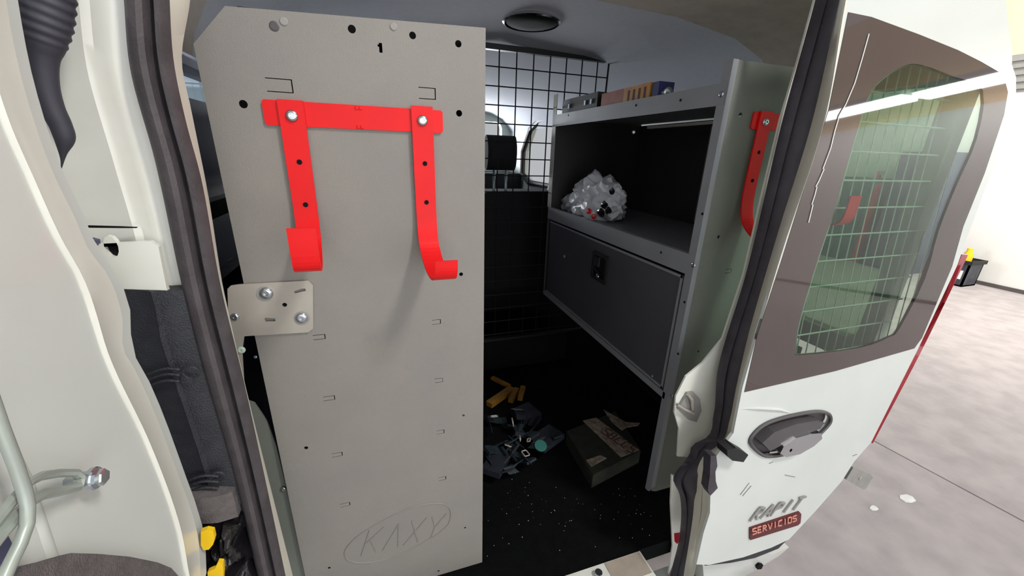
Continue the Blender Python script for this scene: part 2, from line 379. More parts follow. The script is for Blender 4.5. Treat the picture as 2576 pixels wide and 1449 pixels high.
# front of cab
link('windscreen_frame', plate([(VX0, .4), (VX1, .4), (VX1, 2.0), (VX0, 2.0)], [rrect(VX0 + .1, VX1 - .08, Z0 - .12, Z0 + .26, .06)], fY, 3.6, 3.66), 'sidewall', van)
link('dashboard', b2(VX0 + .02, VX1 - .02, 3.2, 3.58, VF, Z0 - .16), 'seat', van)
link('side_shade_panel', b2(VX1 - .09, VX1 - .002, .70, 1.9, VF + .001, Z0 - .52), 'hole', van, 'black panel added for the shade under the right cabinet')  # black panel added to darken the side wall under the cabinet
# window rubber of passenger door
loop = [Vector((VX1 - .012, a, b)) for a, b in win]
link('door_window_rubber', tube(loop, .022, 8, closed=True), 'black', van, smooth=True)
link('centre_pillar_trim', b2(VX1 - .07, VX1 - .002, 2.22, 2.47, VF, Z0 + .3), 'sidewall', van, 'pale pillar trim beside the passenger window')
sb = link('seat_belt', ribbon([(VX1 - .085, 2.36, Z0 + .0), (VX1 - .09, 2.38, Z0 - .12), (VX1 - .12, 2.42, Z0 - .3)], .055, .006, (0, 1, 0)), 'navy', van)
link('belt_guide', lathe((VX1 - .072, 2.36, Z0 + .01), (-1, 0, 0), [(.035, 0), (.035, .02), (.02, .03)], 14), 'black', sb)
# headliner
prof = [(VX0, .158), (VX0 + .012, .20), (VX0 + .05, .27), (VX0 + .14, .325), (.1, .35), (.42, .362), (.76, .352), (.96, .325), (1.07, .285), (1.125, .235), (1.15, .20), (VX1 - .002, .18)]
def headl(y0, y1, dz, t=.02):
    V = []; Fc = []
    for y in (y0, y1):
        for (x, z) in prof: V.append(Vector((x, y, Z0 + z - dz)))
        for (x, z) in reversed(prof): V.append(Vector((x, y, Z0 + z + t)))
    n = 2 * len(prof)
    for k in range(n): Fc.append((k, (k + 1) % n, n + (k + 1) % n, n + k))
    for o_ in (0, n):
        for k in range(len(prof) - 1): Fc.append((o_ + k, o_ + k + 1, o_ + n - 2 - k, o_ + n - 1 - k))
    return V, Fc
link('headliner', headl(.60, 3.6, 0), 'head', van, smooth=True)
link('rear_header', headl(.575, .98, .008, .05), 'head2', van, 'taupe rear edge of the headliner', smooth=True)
link('roof_rear_edge', join(b2(VX0 - .05, 1.15, .53, .60, Z0 + .372, Z0 + .43), b2(VX0 - .05, 1.15, .60, 3.66, Z0 + .40, Z0 + .43)), 'white', van, 'white roof above the rear opening')
# dome lamp in the headliner
dc = pZ(1337, 62, Z0 + .352)
dl = link('dome_lamp', lathe((dc.x, dc.y, Z0 + .362), (0, 0, -1), [(.078, 0), (.078, .005), (.066, .009), (.03, .011)], 28), 'hole', van, smooth=True)
link('lamp_bezel', lathe((dc.x, dc.y, Z0 + .36), (0, 0, -1), [(.084, 0), (.084, .004), (.079, .007), (.079, .0)], 28), 'chrome', dl, 'bright rim of the dome lamp', smooth=True)
gh = pX(1435, 212, 1.02)
link('grab_handle', tube([gh + Vector((0, -.13, .03)), gh + Vector((-.03, -.1, -.01)), gh + Vector((-.04, 0, -.02)), gh + Vector((-.03, .1, -.01)), gh + Vector((0, .13, .03))], .014, 8), 'greyplate', van, smooth=True)

# ---- left body pillar, weatherstrip, trim
YS = list(range(-160, 1561, 30))
SL = [(310, -100), (318, 0), (333, 174), (393, 398), (462, 720), (517, 938), (584, 1165), (651, 1449)]
SR = [(418, -100), (422, 0), (432, 149), (462, 298), (502, 447), (552, 720), (610, 958), (667, 1217), (716, 1449)]
WR = [(482, -100), (474, 0), (453, 149), (477, 273), (522, 497), (558, 720), (571, 780), (612, 958), (672, 1200), (735, 1449)]
DE = [(25, -100), (45, 0), (62, 100), (90, 224), (154, 422), (224, 571), (243, 621), (298, 696), (331, 798), (331, 881), (357, 922), (465, 1191), (512, 1336), (520, 1449)]
hump = lambda s: .010 * math.sin(math.pi * min(s / .62, 1)) ** .5 if s < .62 else 0
sprof = [(0, 0), (.05, .008), (.2, .014), (.4, .0155), (.52, .012), (.56, .002), (.62, -.004), (.68, .003), (.75, .008), (.88, .008), (.97, .003), (1, -.004)]
pil = link('left_pillar', band([(x - 90, y) for x, y in DE], [(x + 12, y) for x, y in SL], YS, .545, .548,
     [(0, 0), (.35, .0), (.5, .002), (.6, .005), (.66, .007), (.72, .004), (.80, .006), (.86, .006), (.93, .003), (1, .001)], .05), 'jamb', van, 'white painted jamb of the left door opening', smooth=True)
link('left_weatherstrip', band(SL, SR, YS, .535, .535, sprof, .003), 'rubber', van, 'dark rubber door seal on the left side of the opening', smooth=True)
link('left_jamb_flange', band(SR, [(x - 2, y) for x, y in WR], YS, .552, .575, [(0, 0), (.5, .003), (1, 0)], .006), 'cream', van, 'cream painted flange inside the left seal', smooth=True)
# pinch plate corner with hole, near y=570..720
tp = link('pillar_cover_plate', plate([uY(x, y, .53) for x, y in ((225, 612), (385, 604), (405, 618), (425, 720), (440, 760), (300, 760), (235, 690))], [circ(uY(288, 617, .53), .006, 12, .012)], fY, .524, .53), 'jamb', pil, 'pressed cover with an oval hole')
link('seam_shadow', plate([uY(x, y, .53) for x, y in ((222, 567), (300, 569), (345, 571), (345, 573), (300, 573), (222, 572))], [], fY, .528, .531), 'hole', pil, 'dark strip for the shadow under the pressed edge')  # thin dark plate painted as the shadow of the pressed edge
link('oval_plug', plate(circ(uY(288, 617, .53), .0055, 12, .0115), [], fY, .5285, .5305), 'hole', pil)
link('clip', plate([uY(x, y, .522) for x, y in ((222, 598), (244, 604), (246, 616), (240, 622), (226, 612))], [], fY, .520, .527), 'navy', pil)
# black textured trim lower down
YT = [728, 780, 850, 940, 1030, 1120, 1200, 1262]
bt = link('lower_pillar_trim', band([(x - 70, y) for x, y in DE], [(x + 14, y) for x, y in SL], YT, .520, .530, [(0, 0), (.3, 0), (.55, .004), (.6, .008), (.64, .004), (.9, .004), (1, 0)], .02), 'trim', van, 'black grained plastic trim', smooth=True)
def arc(px, py, w_, h_, k): return [pY(px + w_ * t, py - h_ * t - 8 * math.sin(math.pi * t) + k, .512) for t in [i / 8 for i in range(9)]]
for k in (0, 14, 30): link('rib', tube(arc(375, 942, 78, 12, k), .0022, 6), 'trim', bt, smooth=True)
for k in (0, 14, 30): link('rib', tube(arc(468, 1212, 82, 14, k), .0022, 6), 'trim', bt, smooth=True)
for (px, py) in ((480, 938), (548, 1200)):
    c = pY(px, py, .514); link('clip_ring', tube([c + Vector((.008 * math.cos(a), 0, .008 * math.sin(a))) for a in [i * math.pi / 6 for i in range(12)]], .0015, 6, closed=True), 'trim', bt, smooth=True)
link('trim_cap', band([(x - 60, y) for x, y in DE], [(585, 1240), (600, 1300)], [1238, 1262, 1290, 1300], .505, .515, [(0, 0), (.4, .012), (.7, .010), (1, 0)], .03), 'carpet', van, 'dull grey end cap of the trim', smooth=True)
# crumpled glossy black sheet w/ yellow patches
t = thing('plastic_bag', tuple(pY(560, 1449, .53)), 'crumpled glossy black plastic bag with two yellow patches beside the left seal', 'bag')
def crumple(xr, yr, nx, ny, Y, amp, seed, holes=None):
    V = []; Fc = []
    for j in range(ny + 1):
        for i in range(nx + 1):
            px = xr[0] + (xr[1] - xr[0]) * i / nx; py = yr[0] + (yr[1] - yr[0]) * j / ny
            p = pY(px + (py - yr[0]) * .2, py, Y)
            p.y += amp * noise.noise(Vector((px * .03 + seed, py * .03, 0))) + amp * .5 * abs(noise.noise(Vector((px * .09, py * .05 + seed, 1))))
            p.y -= .03 * math.sin(math.pi * i / nx) ; V.append(p)
    n1 = len(V); V += [v_ + Vector((0, .012, 0)) for v_ in V]
    for o_ in (0, n1):
        for j in range(ny):
            for i in range(nx): a = o_ + j * (nx + 1) + i; Fc.append((a, a + 1, a + nx + 2, a + nx + 1))
    e = [i for i in range(nx + 1)] + [(j + 1) * (nx + 1) + nx for j in range(ny)] + [ny * (nx + 1) + i for i in range(nx - 1, -1, -1)] + [j * (nx + 1) for j in range(ny - 1, 0, -1)]
    for k in range(len(e)): a, b = e[k], e[(k + 1) % len(e)]; Fc.append((a, b, b + n1, a + n1))
    return V, Fc
link('crumpled_sheet', crumple((440, 612), (1285, 1560), 24, 26, .525, .04, 3.), 'bag_black', t, smooth=True)
link('yellow_patch', plate([uY(x, y, .47) for x, y in ((505, 1338), (520, 1333), (536, 1336), (540, 1355), (536, 1370), (525, 1383), (512, 1384), (505, 1372))], [], fY, .470, .476), 'yellow', t, 'yellow printed patch')
link('yellow_patch', plate([uY(x, y, .47) for x, y in ((548, 1415), (560, 1416), (562, 1440), (560, 1480), (525, 1485), (522, 1440), (530, 1436), (540, 1432))], [], fY, .470, .476), 'yellow', t, 'yellow printed patch')

# ---- wiring boot between left door and pillar
BL = [(60, -120), (58, 0), (52, 60), (58, 110), (66, 140), (76, 200), (98, 268), (128, 323), (142, 365), (152, 400), (153, 425)]
BR = [(184, -120), (181, 0), (173, 60), (156, 115), (146, 140), (145, 205), (160, 268), (180, 315), (187, 345), (168, 385), (155, 425)]
pts = []; rr = []
for y in range(-120, 426, 4):
    a = pY(samp(BL, y), y, .49); b = pY(samp(BR, y), y, .49); r = (b - a).length / 2
    if y < 112: r *= 1 + .045 * math.sin(y * 2 * math.pi / 24)
    pts.append((a + b) / 2); rr.append(r)
link('wiring_boot', tube(pts, rr, 20), 'boot', van, 'dark corrugated rubber wiring boot', smooth=True)

# ---- open left rear door: inner face on the plane x = -.25
DX = -.25
door = link('left_rear_door', (lambda e: plate(e + [(-.5, Z0 - .95), (-.5, Z0 + .45)], [], fX, DX - .09, DX - .012))([uX(samp(DE, y), y, DX - .012) for y in [-160, 0] + list(range(60, 1500, 60))]), 'white', van, 'open left rear door, inner face')
CR = [(-95, -100), (-60, 100), (0, 300), (65, 447), (130, 590), (191, 700), (269, 922), (362, 1113), (439, 1320), (465, 1449)]
link('door_edge_fold', band(CR, DE, YS, DX, DX, [(0, .001), (.06, .003), (.2, .0), (.85, -.003), (1, -.012)], .06, pX), 'jamb', door, 'folded edge of the door', smooth=True)
LF = [(-900, -100), (-900, 1449)]
V = []; ring = []
inner = [uX(samp(CR, y) - 0, y, DX) for y in [-160, 0] + list(range(60, 1500, 60))]
link('door_inner_skin', plate(inner + [(-.48, Z0 - .93), (-.48, Z0 + .43)], [], fX, DX - .01, DX), 'white', door)
R2 = [(-60, 700), (0, 1030), (75, 1180), (150, 1400), (170, 1449)]
link('door_panel_ridge', band([(x - 34, y) for x, y in R2], R2, [640, 800, 950, 1100, 1200, 1300, 1400, 1500], DX, DX, [(0, 0), (.3, .0015), (.7, .0015), (1, 0)], .004, pX), 'white', door, smooth=True)
arch = [(40, 1460), (60, 1422), (120, 1408), (170, 1393), (240, 1395), (320, 1402), (390, 1416), (425, 1430), (452, 1460), (470, 1560), (40, 1620)]
link('lower_trim_panel', plate([uX(x, y, DX + .006) for x, y in arch], [], fX, DX - .002, DX + .008), 'carpet', door, 'dull grey-brown lower trim panel with an arched top')
# check strap: bent slotted bar from bolt to the left edge
q = lambda x, y, h=.02: pX(x, y, DX + h)
def bend(*ps): return [q(*p) for p in ps]
link('check_strap', join(tube(bend((190, 1190, .012), (150, 1190, .014), (105, 1197, .02), (70, 1215, .024), (30, 1262, .026), (-20, 1322, .028), (-90, 1400, .03)), .0030, 8),
                       tube(bend((200, 1208, .012), (195, 1225, .012), (150, 1236, .014), (110, 1243, .02), (75, 1262, .024), (40, 1300, .026), (0, 1345, .028), (-60, 1420, .03)), .0036, 8), tube(bend((190, 1190, .012), (203, 1200, .012), (200, 1215, .012)), .003, 8)), 'galv', door, 'bent metal check strap', smooth=True)
link('stay_rod', tube(bend((-30, 980, .034), (5, 1080, .034), (40, 1170, .034), (62, 1235, .034), (70, 1275, .034), (68, 1320, .034), (50, 1370, .034), (25, 1420, .034), (-10, 1500, .034)), .0033, 10), 'galv', door, 'grey steel stay rod', smooth=True)
bc = pX(172, 1215, DX)
link('strap_bolt', join(lathe(bc, (1, 0, 0), [(.0066, 0), (.0066, .022), (.0055, .023)], 6), lathe(bc, (1, 0, 0), [(.0088, .014), (.0088, .017), (.008, .018)], 20)), 'steel', door, smooth=False)
link('latch_hole', join(plate([uX(x, y, DX + .001) for x, y in ((-20, 1330), (12, 1342), (40, 1395), (12, 1440), (-20, 1400))], [], fX, DX - .004, DX + .002), plate(circ(uX(0, 1320, DX), .005, 10), [], fX, DX - .004, DX + .002)), 'navy', door, 'dark hole in the door skin')

# ---- closed right rear door on a slightly leaning plane
K = .08
def pD(px, py, off=0.):
    d = ray(px, py); t_ = (.504 + off) / (d.y - K * d.z); return CAM + d * t_
def uD(px, py, off=0.): p = pD(px, py, off); return (p.x, p.z)
fD = lambda u, v, w_: (u, .504 + K * (v - Z0) + w_, v)
SKL = [(2150, -100), (2128, 0), (2075, 300), (1965, 642), (1903, 850), (1868, 974), (1845, 1090), (1800, 1150), (1788, 1210), (1786, 1290), (1770, 1340), (1752, 1420)]
skin = SKL + [(1785, 1421), (1870, 1402), (1940, 1378), (1985, 1357), (2053, 1284), (2118, 1210), (2149, 1161), (2192, 1112), (2309, 879), (2407, 670), (2447, 560), (2500, 420), (2540, 300), (2556, 240), (2556, 195), (2540, 145), (2505, 103), (2440, 52), (2390, 2), (2300, -50), (2230, -100)]
glas = [(2133, 31), (2191, 43), (2311, 87), (2408, 126), (2466, 155), (2523, 188), (2534, 232), (2524, 290), (2476, 435), (2422, 570), (2394, 670), (2318, 850), (2299, 876), (2100, 933), (1872, 986), (1905, 840), (1965, 655), (2084, 275)]
clear = [(2263, 169), (2311, 162), (2398, 193), (2471, 227), (2456, 348), (2408, 459), (2360, 580), (2326, 700), (2262, 825), (2235, 848), (2160, 875), (2010, 893), (2000, 879), (2012, 800), (2060, 640), (2099, 523), (2140, 380), (2180, 250), (2210, 205)]
hand = [(1885, 1112), (1898, 1085), (1930, 1062), (1985, 1045), (2050, 1034), (2082, 1040), (2086, 1060), (2065, 1085), (2030, 1115), (1990, 1135), (1950, 1145), (1915, 1142)]
def sm2(P, n=4):
    return [(v_.x, v_.y) for v_ in smoothloop([Vector((p[0], p[1], 0)) for p in P], n)]
clear = sm2(clear, 3); hand = sm2(hand, 4)
rd = link('right_rear_door', plate([uD(*p) for p in skin], [[uD(*p) for p in glas], [uD(*p) for p in hand]], fD, 0, .006), 'white', van, 'closed right rear door')
link('window_border', plate([uD(*p) for p in glas], [[uD(*p) for p in clear]], fD, -.001, .004), 'frit', rd, 'dark printed border of the window glass')
link('window_pane', plate([uD(*p) for p in clear], [], fD, -.001, .003), 'glass', rd)
crk = [(2186, 85), (2168, 150), (2150, 210), (2128, 262), (2112, 290), (2100, 330), (2090, 372), (2070, 425), (2060, 455), (2052, 470), (2050, 490), (2042, 515), (2034, 560)]
link('glass_crack', join(*[ribbon([pD(x0_ + (3 if k_ > 5 and k_ % 2 else 0), y0_, -.0022), pD(x1_, y1_, -.0022)], .0016, .0008, (pD(x1_, y1_) - pD(x0_, y0_)).cross(Vector((0, 1, 0)))) for k_, ((x0_, y0_), (x1_, y1_)) in enumerate(zip(crk, crk[1:]))]), 'paper', rd, 'thin white jagged scratch down the window border')
# wire guard behind the glass
gm = link('guard_outline', tube([pD(x, y, .05) for x, y in clear], .003, 6, closed=True), 'mesh', rd, 'pale wire guard frame behind the glass')
def inside(pt, poly):
    c_ = False; j_ = len(poly) - 1
    for i_ in range(len(poly)):
        if (poly[i_][1] > pt[1]) != (poly[j_][1] > pt[1]) and pt[0] < (poly[j_][0] - poly[i_][0]) * (pt[1] - poly[i_][1]) / (poly[j_][1] - poly[i_][1]) + poly[i_][0]: c_ = not c_
        j_ = i_
    return c_
cp = [(pD(x, y, .05).x, pD(x, y, .05).z) for x, y in clear]
xs = [p[0] for p in cp]; zs = [p[1] for p in cp]
def runs(fixed, vert, lo, hi):
    n = 240; on = None; out = []
    for i in range(n + 1):
        t_ = lo + (hi - lo) * i / n; pt = (fixed, t_) if vert else (t_, fixed); ins = inside(pt, cp)
        if ins and on is None: on = t_
        if (not ins or i == n) and on is not None: out.append((on, t_)); on = None
    return [r_ for r_ in out if r_[1] - r_[0] > .02]
z = pD(2075, 592, .05).z; dz = (pD(2099, 523, .05).z - pD(2060, 657, .05).z) / 2
k = -6
while k < 12:
    zz = z + k * dz; k += 1
    for (a, b) in runs(zz, False, min(xs), max(xs)):
        b = min(b, a + (b - a) * .86)
        link('guard_wire', tube([fD(a, zz, .05), fD(b, zz, .05)], .0019, 5), 'mesh', rd)
x0 = min(xs) + .016; k = 0
while x0 + k * .031 < max(xs) - .04:
    xx = x0 + k * .031; k += 1
    for (a, b) in runs(xx, True, min(zs), max(zs)): link('guard_wire', tube([fD(xx, a, .053), fD(xx, b, .053)], .0013, 5), 'mesh', rd)
# door edge: light stripe, seal, inner white return with latch
YD = [-160, -60, 60, 180, 300, 420, 540, 642, 740, 850, 974, 1040, 1090]
ST = [(2121, -20), (2050, 290), (1944, 642), (1884, 850), (1855, 974), (1838, 1060), (1818, 1115), (1772, 1150), (1752, 1235), (1745, 1305), (1722, 1449)]
SA = [(2070, -60), (2055, 0), (1973, 300), (1877, 700), (1830, 850), (1808, 935), (1797, 1048), (1776, 1106), (1747, 1119), (1737, 1145), (1696, 1205), (1712, 1247), (1712, 1346), (1688, 1449)]
YD2 = list(range(-160, 900, 40)) + list(range(900, 1521, 12))
link('door_edge_strip', band(ST, SKL, YD2, .512, .485, [(0, 0), (.25, .006), (.45, .001), (.6, .001), (.8, .004), (1, 0)], .003), 'cream', rd, 'pale painted edge of the closed door', smooth=True)
link('right_weatherstrip', band(SA, ST, YD2, .545, .518, [(0, 0), (.06, .006), (.16, .010), (.26, .005), (.32, -.001), (.38, .006), (.55, .012), (.8, .012), (.95, .006), (1, 0)], .003), 'rubber_dark', rd, 'dark rubber seal along the closed door edge', smooth=True)
ret = [(2062, -120), (2046, 0), (2005, 150), (1960, 300), (1912, 500), (1868, 690), (1815, 850), (1764, 912), (1723, 945), (1698, 995), (1694, 1036), (1706, 1077), (1702, 1146), (1739, 1148), (1750, 1118), (1778, 1106), (1800, 1048), (1812, 935), (1834, 850), (1882, 700), (1978, 300), (2060, 0), (2078, -120)]
link('door_inner_return', plate([uY(x, y, .565) for x, y in ret], [], fY, .562, .566), 'jamb', rd, 'white inner edge of the closed door')
lt = link('door_latch', plate([uY(x, y, .562) for x, y in ((1725, 985), (1740, 983), (1756, 1000), (1760, 1030), (1748, 1058), (1728, 1052), (1700, 1024), (1710, 1010))], [], fY, .556, .563), 'greyplate', rd, 'grey metal latch striker')
link('latch_claw', join(tube([pY(1703, 1018, .553), pY(1722, 1030, .550), pY(1745, 1040, .553)], .0035, 6), tube([pY(1730, 992, .553), pY(1740, 1005, .550), pY(1742, 1030, .553)], .0035, 6)), 'zinc', lt, smooth=True)
link('latch_plug', lathe(pY(1738, 1005, .556), (0, -1, 0), [(.005, 0), (.005, .003)], 10), 'zinc', lt)
lw = [(1688, 1193), (1700, 1195), (1696, 1210), (1714, 1250), (1714, 1346), (1700, 1400), (1680, 1442), (1690, 1371), (1685, 1263)]
lr = link('lower_door_return', plate([uY(x, y, .553) for x, y in lw], [], fY, .55, .554), 'jamb', rd, 'white lower inner edge of the closed door')
link('red_sticker', plate([uY(x, y, .549) for x, y in ((1696, 1342), (1713, 1340), (1712, 1358), (1703, 1368), (1697, 1362))], [], fY, .5485, .5505), 'tail', rd, 'small red sticker')
link('edge_bumper', plate([uD(x, y, -.004) for x, y in ((1780, 1140), (1794, 1139), (1797, 1165), (1792, 1180), (1793, 1203), (1798, 1220), (1780, 1239), (1773, 1225), (1778, 1190))], [], fD, -.012, .006), 'rubber_dark', rd, 'black rubber bumper on the door edge')
link('corner_block', plate([uD(x, y, -.01) for x, y in ((1817, 1122), (1836, 1118), (1838, 1115), (1870, 1134), (1858, 1152), (1830, 1148), (1818, 1138))], [], fD, -.022, .004), 'black', rd, 'black rubber block below the window')
# handle
hr = link('handle_recess', plate([uD(*p) for p in hand], [], fD, .010, .016), 'handle', rd, 'dark grey handle recess')
hc = pD(1990, 1090)
rimp = [fD(*uD(*p), -.002) for p in hand]
link('handle_rim', tube(rimp, .004, 6, closed=True), 'handle', rd, smooth=True)
ring2 = [(1905, 1105), (1935, 1078), (1990, 1058), (2040, 1050), (2060, 1055), (2050, 1070), (2000, 1088), (1950, 1112), (1925, 1125)]
link('handle_grip', plate([uD(*p) for p in ring2], [], fD, -.012, .012), 'handle', rd, 'dark grip of the door handle')
esc = [(1945, 1128), (1955, 1110), (1985, 1090), (2020, 1080), (2048, 1078), (2050, 1092), (2030, 1110), (1995, 1130), (1960, 1137)]
link('handle_escutcheon', plate([uD(*p) for p in esc], [circ(uD(1972, 1120), .004, 12)], fD, -.016, -.004), 'chrome', rd, 'chrome lock cover of the handle')
link('key_hole', plate(circ(uD(1972, 1120), .004, 12), [], fD, -.008, -.002), 'hole', rd)
# door crease above the handle
link('door_crease', tube([pD(1862, 1028, .001), pD(1905, 1026, -.001), pD(1960, 1030, -.001), pD(1992, 1040, .001)], [.001, .004, .004, .001], 8), 'white', rd, smooth=True)
# badges
def badge_fn(base0, base1, up, off):
    """basis from traced pixels: origin, end of baseline, up vector end"""
    P0, P1, P2 = pD(*base0, off), pD(*base1, off), pD(*up, off)
    return lambda u, v_: P0 + (P1 - P0) * u + (P2 - P0) * v_
fn = badge_fn((1886, 1312), (2010, 1280), (1888, 1284), -.003)
def bars(bs, th=.0025, nrm=Vector((0, -1, 0))):
    ds = []
    for a, b, s_ in bs:
        t_ = (b - a).normalized(); side = t_.cross(nrm).normalized()
        ds.append(ribbon([a, b], .0035 if s_ is None else s_, th, side))
    return join(*ds)
L = letters('RAPIT', fn, 0, 0, 1, 1.0, .18)
link('badge_lettering', bars([(a, b, .0046) for a, b, s_ in L]), 'greyplate', rd, 'raised silver slanted badge letters')
rb = [(1884, 1326), (2008, 1285), (2012, 1290), (2010, 1312), (2004, 1318), (1884, 1355)]
link('badge_plate', plate([uD(*p) for p in rb], [], fD, -.004, .0), 'badge', rd, 'dark red badge strip')
fn = badge_fn((1893, 1345), (2006, 1309), (1893, 1331), -.006)
link('badge_strip_lettering', bars([(a, b, .0022) for a, b, s_ in letters('SERVICIOS', fn, 0, 0, 1, 1.0)], .002), 'badge_t', rd, 'salmon letters on the red badge strip')
# scratches
for (a, b) in (((1862, 1245), (1885, 1215)), ((1868, 1248), (1890, 1222)), ((1935, 1166), (1945, 1162)), ((1975, 1195), (2000, 1200)), ((2145, 1147), (2156, 1143))):
    link('scratch', ribbon([pD(*a, -.0006), pD(*b, -.0006)], .0016, .0008, (pD(*b) - pD(*a)).cross(Vector((0, 1, 0)))), 'greyplate', rd)
# body beyond the door: corner pillar with tail lamp, hinge plate, bumper
cp_ = link('right_corner_panel', plate([uD(x, y, .012) for x, y in ((2290, -140), (2520, -140), (2531, 0), (2537, 60), (2546, 120), (2546, 160), (2500, 125), (2430, 75), (2340, 10))], [], fD, .012, .03), 'white', van, 'white corner of the van body beyond the door')
link('tail_lamp', band([(2408, 690), (2310, 875), (2186, 1112)], [(2420, 640), (2318, 875), (2194, 1112)], [640, 700, 760, 820, 880, 940, 1000, 1060, 1112], .545, .545, [(0, 0), (.5, .006), (1, 0)], .06), 'tail', van, 'thin red edge of the tail lamp', smooth=True)
hp = link('door_hinge', plate([uY(x, y, .47) for x, y in ((2122, 1202), (2140, 1172), (2183, 1188), (2190, 1196), (2172, 1226), (2166, 1228))], [circ(uY(2160, 1200, .47), .0045, 10)], fY, .464, .474), 'greyplate', van, 'grey square lower hinge plate')
link('hinge_pin', lathe(pY(2161, 1201, .466), (0, -1, 0), [(.0055, -.004), (.0055, .004), (.003, .005)], 12), 'zinc', hp)
link('bumper_gap_trim', plate([uD(x, y, .03) for x, y in ((1775, 1425), (1795, 1408), (1870, 1392), (1940, 1372), (1992, 1350), (1960, 1382), (1900, 1406), (1840, 1418))], [], fD, .032, .05), 'trim', van, 'dark gap above the bumper')
bp = link('bumper_corner', band([(1768, 1425), (1775, 1500)], [(2004, 1376), (1945, 1421), (1872, 1449), (1770, 1500)], [1385, 1395, 1408, 1421, 1435, 1449, 1480], .50, .50, [(0, 0), (.3, .012), (.7, .012), (1, -.01)], .05), 'white', van, 'white bumper corner under the closed door', smooth=True)
link('bumper_slot', plate([uY(x, y, .484) for x, y in ((1903, 1424), (1910, 1418), (1919, 1420), (1914, 1430), (1904, 1431))], [], fY, .482, .49), 'hole', bp)

# ================================================================ LEFT SHELVING UNIT
YP = .65
u = thing('shelving_unit', (-.02, .83, VF), 'grey steel shelving unit on the left, seen by its tall end panel with red hooks', 'shelving')
out = [uY(x, y, YP) for x, y in ((487, 110), (565, 10), (1222, 70), (1213, 1415))]
x1 = (out[2][0] + out[3][0]) / 2; xl = -.2075
outl = [(xl, VF + .004), (xl, out[0][1]), (out[1][0], out[1][1] - .002), (x1, out[2][1]), (x1, VF + .004)]
def slotC(px, py, w_=.026, h_=.013, kind=0):
    """thin three-sided punched slit around a tab"""
    c = uY(px, py, YP); a, b = w_ / 2, h_ / 2; s_ = .0011
    return [(c[0] - a, c[1] + b), (c[0] + a, c[1] + b), (c[0] + a, c[1] - b), (c[0] - a, c[1] - b), (c[0] - a, c[1] - b + s_), (c[0] + a - s_ * 1.4, c[1] - b + s_), (c[0] + a - s_ * 1.4, c[1] + b - s_), (c[0] - a, c[1] + b - s_)]
holes = [circ(uY(x, y, YP), r, 14) for x, y, r in ((885, 73, .0052), (1038, 89, .0048), (1153, 110, .0048), (612, 262, .0052), (1155, 285, .0048), (1160, 690, .0035),
         (770, 1127, .0035), (1166, 1045, .0028), (1170, 1328, .0026), (828, 1429, .003), (1103, 1437, .003), (716, 767, .0036))]
cs = uY(956, 120, YP); holes.append([(cs[0] - .0012, cs[1] + .006), (cs[0] + .003, cs[1] + .006), (cs[0] + .003, cs[1] - .006), (cs[0] - .0012, cs[1] - .006), (cs[0] - .0012, cs[1] + .001), (cs[0] - .003, cs[1] + .001), (cs[0] - .003, cs[1] + .004), (cs[0] - .0012, cs[1] + .004)])
cs = uY(1106, 638, YP); holes.append([(cs[0] - .0015, cs[1] + .007), (cs[0] + .0015, cs[1] + .007), (cs[0] + .0015, cs[1] - .007), (cs[0] - .0015, cs[1] - .007)])
holes += [slotC(703, 215, .032, .017), slotC(1075, 235, .025, .016)]
holes += [slotC(x, y, .019, .009) for x, y in ((803, 848), (828, 1002), (848, 1144), (868, 1270))]
holes += [slotC(x, y, .016, .0095) for x, y in ((1098, 810), (1104, 957), (1108, 1087), (1113, 1204))]
ep = link('end_panel', plate(outl, holes, fY, YP, YP + .0018), 'panel', u, 'grey end panel with punched holes and slots')
fp = link('end_panel_fold', join(b2(x1 - .0018, x1, YP + .0018, YP + .03, VF + .004, out[2][1] - .001), b2(xl, xl + .0018, YP + .0018, YP + .03, VF + .004, out[0][1] - .001)), 'panel', u, 'folded edges of the end panel')
for (px, py, r, m_) in ((690, 66, .0058, 'handle'), (714, 54, .005, 'greyplate'), (990, 67, .005, 'greyplate')):
    link('hole_plug', lathe(Vector((*[uY(px, py, YP)[0]], YP, uY(px, py, YP)[1])), (0, -1, 0), [(r, -.001), (r, .0008), (r * .8, .0014)], 16), m_, u, 'grey plug in a panel hole')
# embossed oval emblem
ov = [pY(x, y, YP - .0003) for x, y in ((868, 1398), (872, 1378), (905, 1345), (960, 1312), (1010, 1287), (1060, 1270), (1110, 1267), (1130, 1276), (1134, 1295), (1128, 1318), (1105, 1340), (1070, 1362), (1020, 1388), (960, 1409), (910, 1416), (880, 1411))]
link('embossed_oval', tube(smoothloop(ov), .0016, 6, closed=True), 'panel', u, 'raised oval rim of the pressed emblem', smooth=True)
def em(u_, v_):
    P0, P1, P2 = pY(903, 1402, YP - .0004), pY(1112, 1352, YP - .0004), pY(925, 1335, YP - .0004); return P0 + (P1 - P0) * u_ + (P2 - P0) * v_
link('embossed_lettering', join(*[tube([a, b], .0013, 6) for a, b, s_ in letters('KAXY', em, .02, .05, .95, .98, .0)]), 'panel', u, 'raised letters pressed into the oval emblem', smooth=True)
# trays, back, far panel
for i, (zt, lb) in enumerate(((Z0 + .13, 'top_tray'), (Z0 - .2, 'shelf_tray'), (Z0 - .56, 'shelf_tray'))):
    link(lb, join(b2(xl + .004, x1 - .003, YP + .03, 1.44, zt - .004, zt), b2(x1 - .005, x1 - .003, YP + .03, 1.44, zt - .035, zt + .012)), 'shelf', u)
link('back_panel', b2(xl - .006, xl, YP + .03, 1.44, VF + .3, Z0 + .12), 'shelf_shaded', u)
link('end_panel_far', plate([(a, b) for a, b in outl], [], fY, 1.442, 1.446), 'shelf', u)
link('added_hole_backing', b2(xl + .05, x1 - .004, YP + .020, YP + .024, Z0 + .02, Z0 + .168), 'hole', u)  # dark sheet added so no light shows through the panel holes
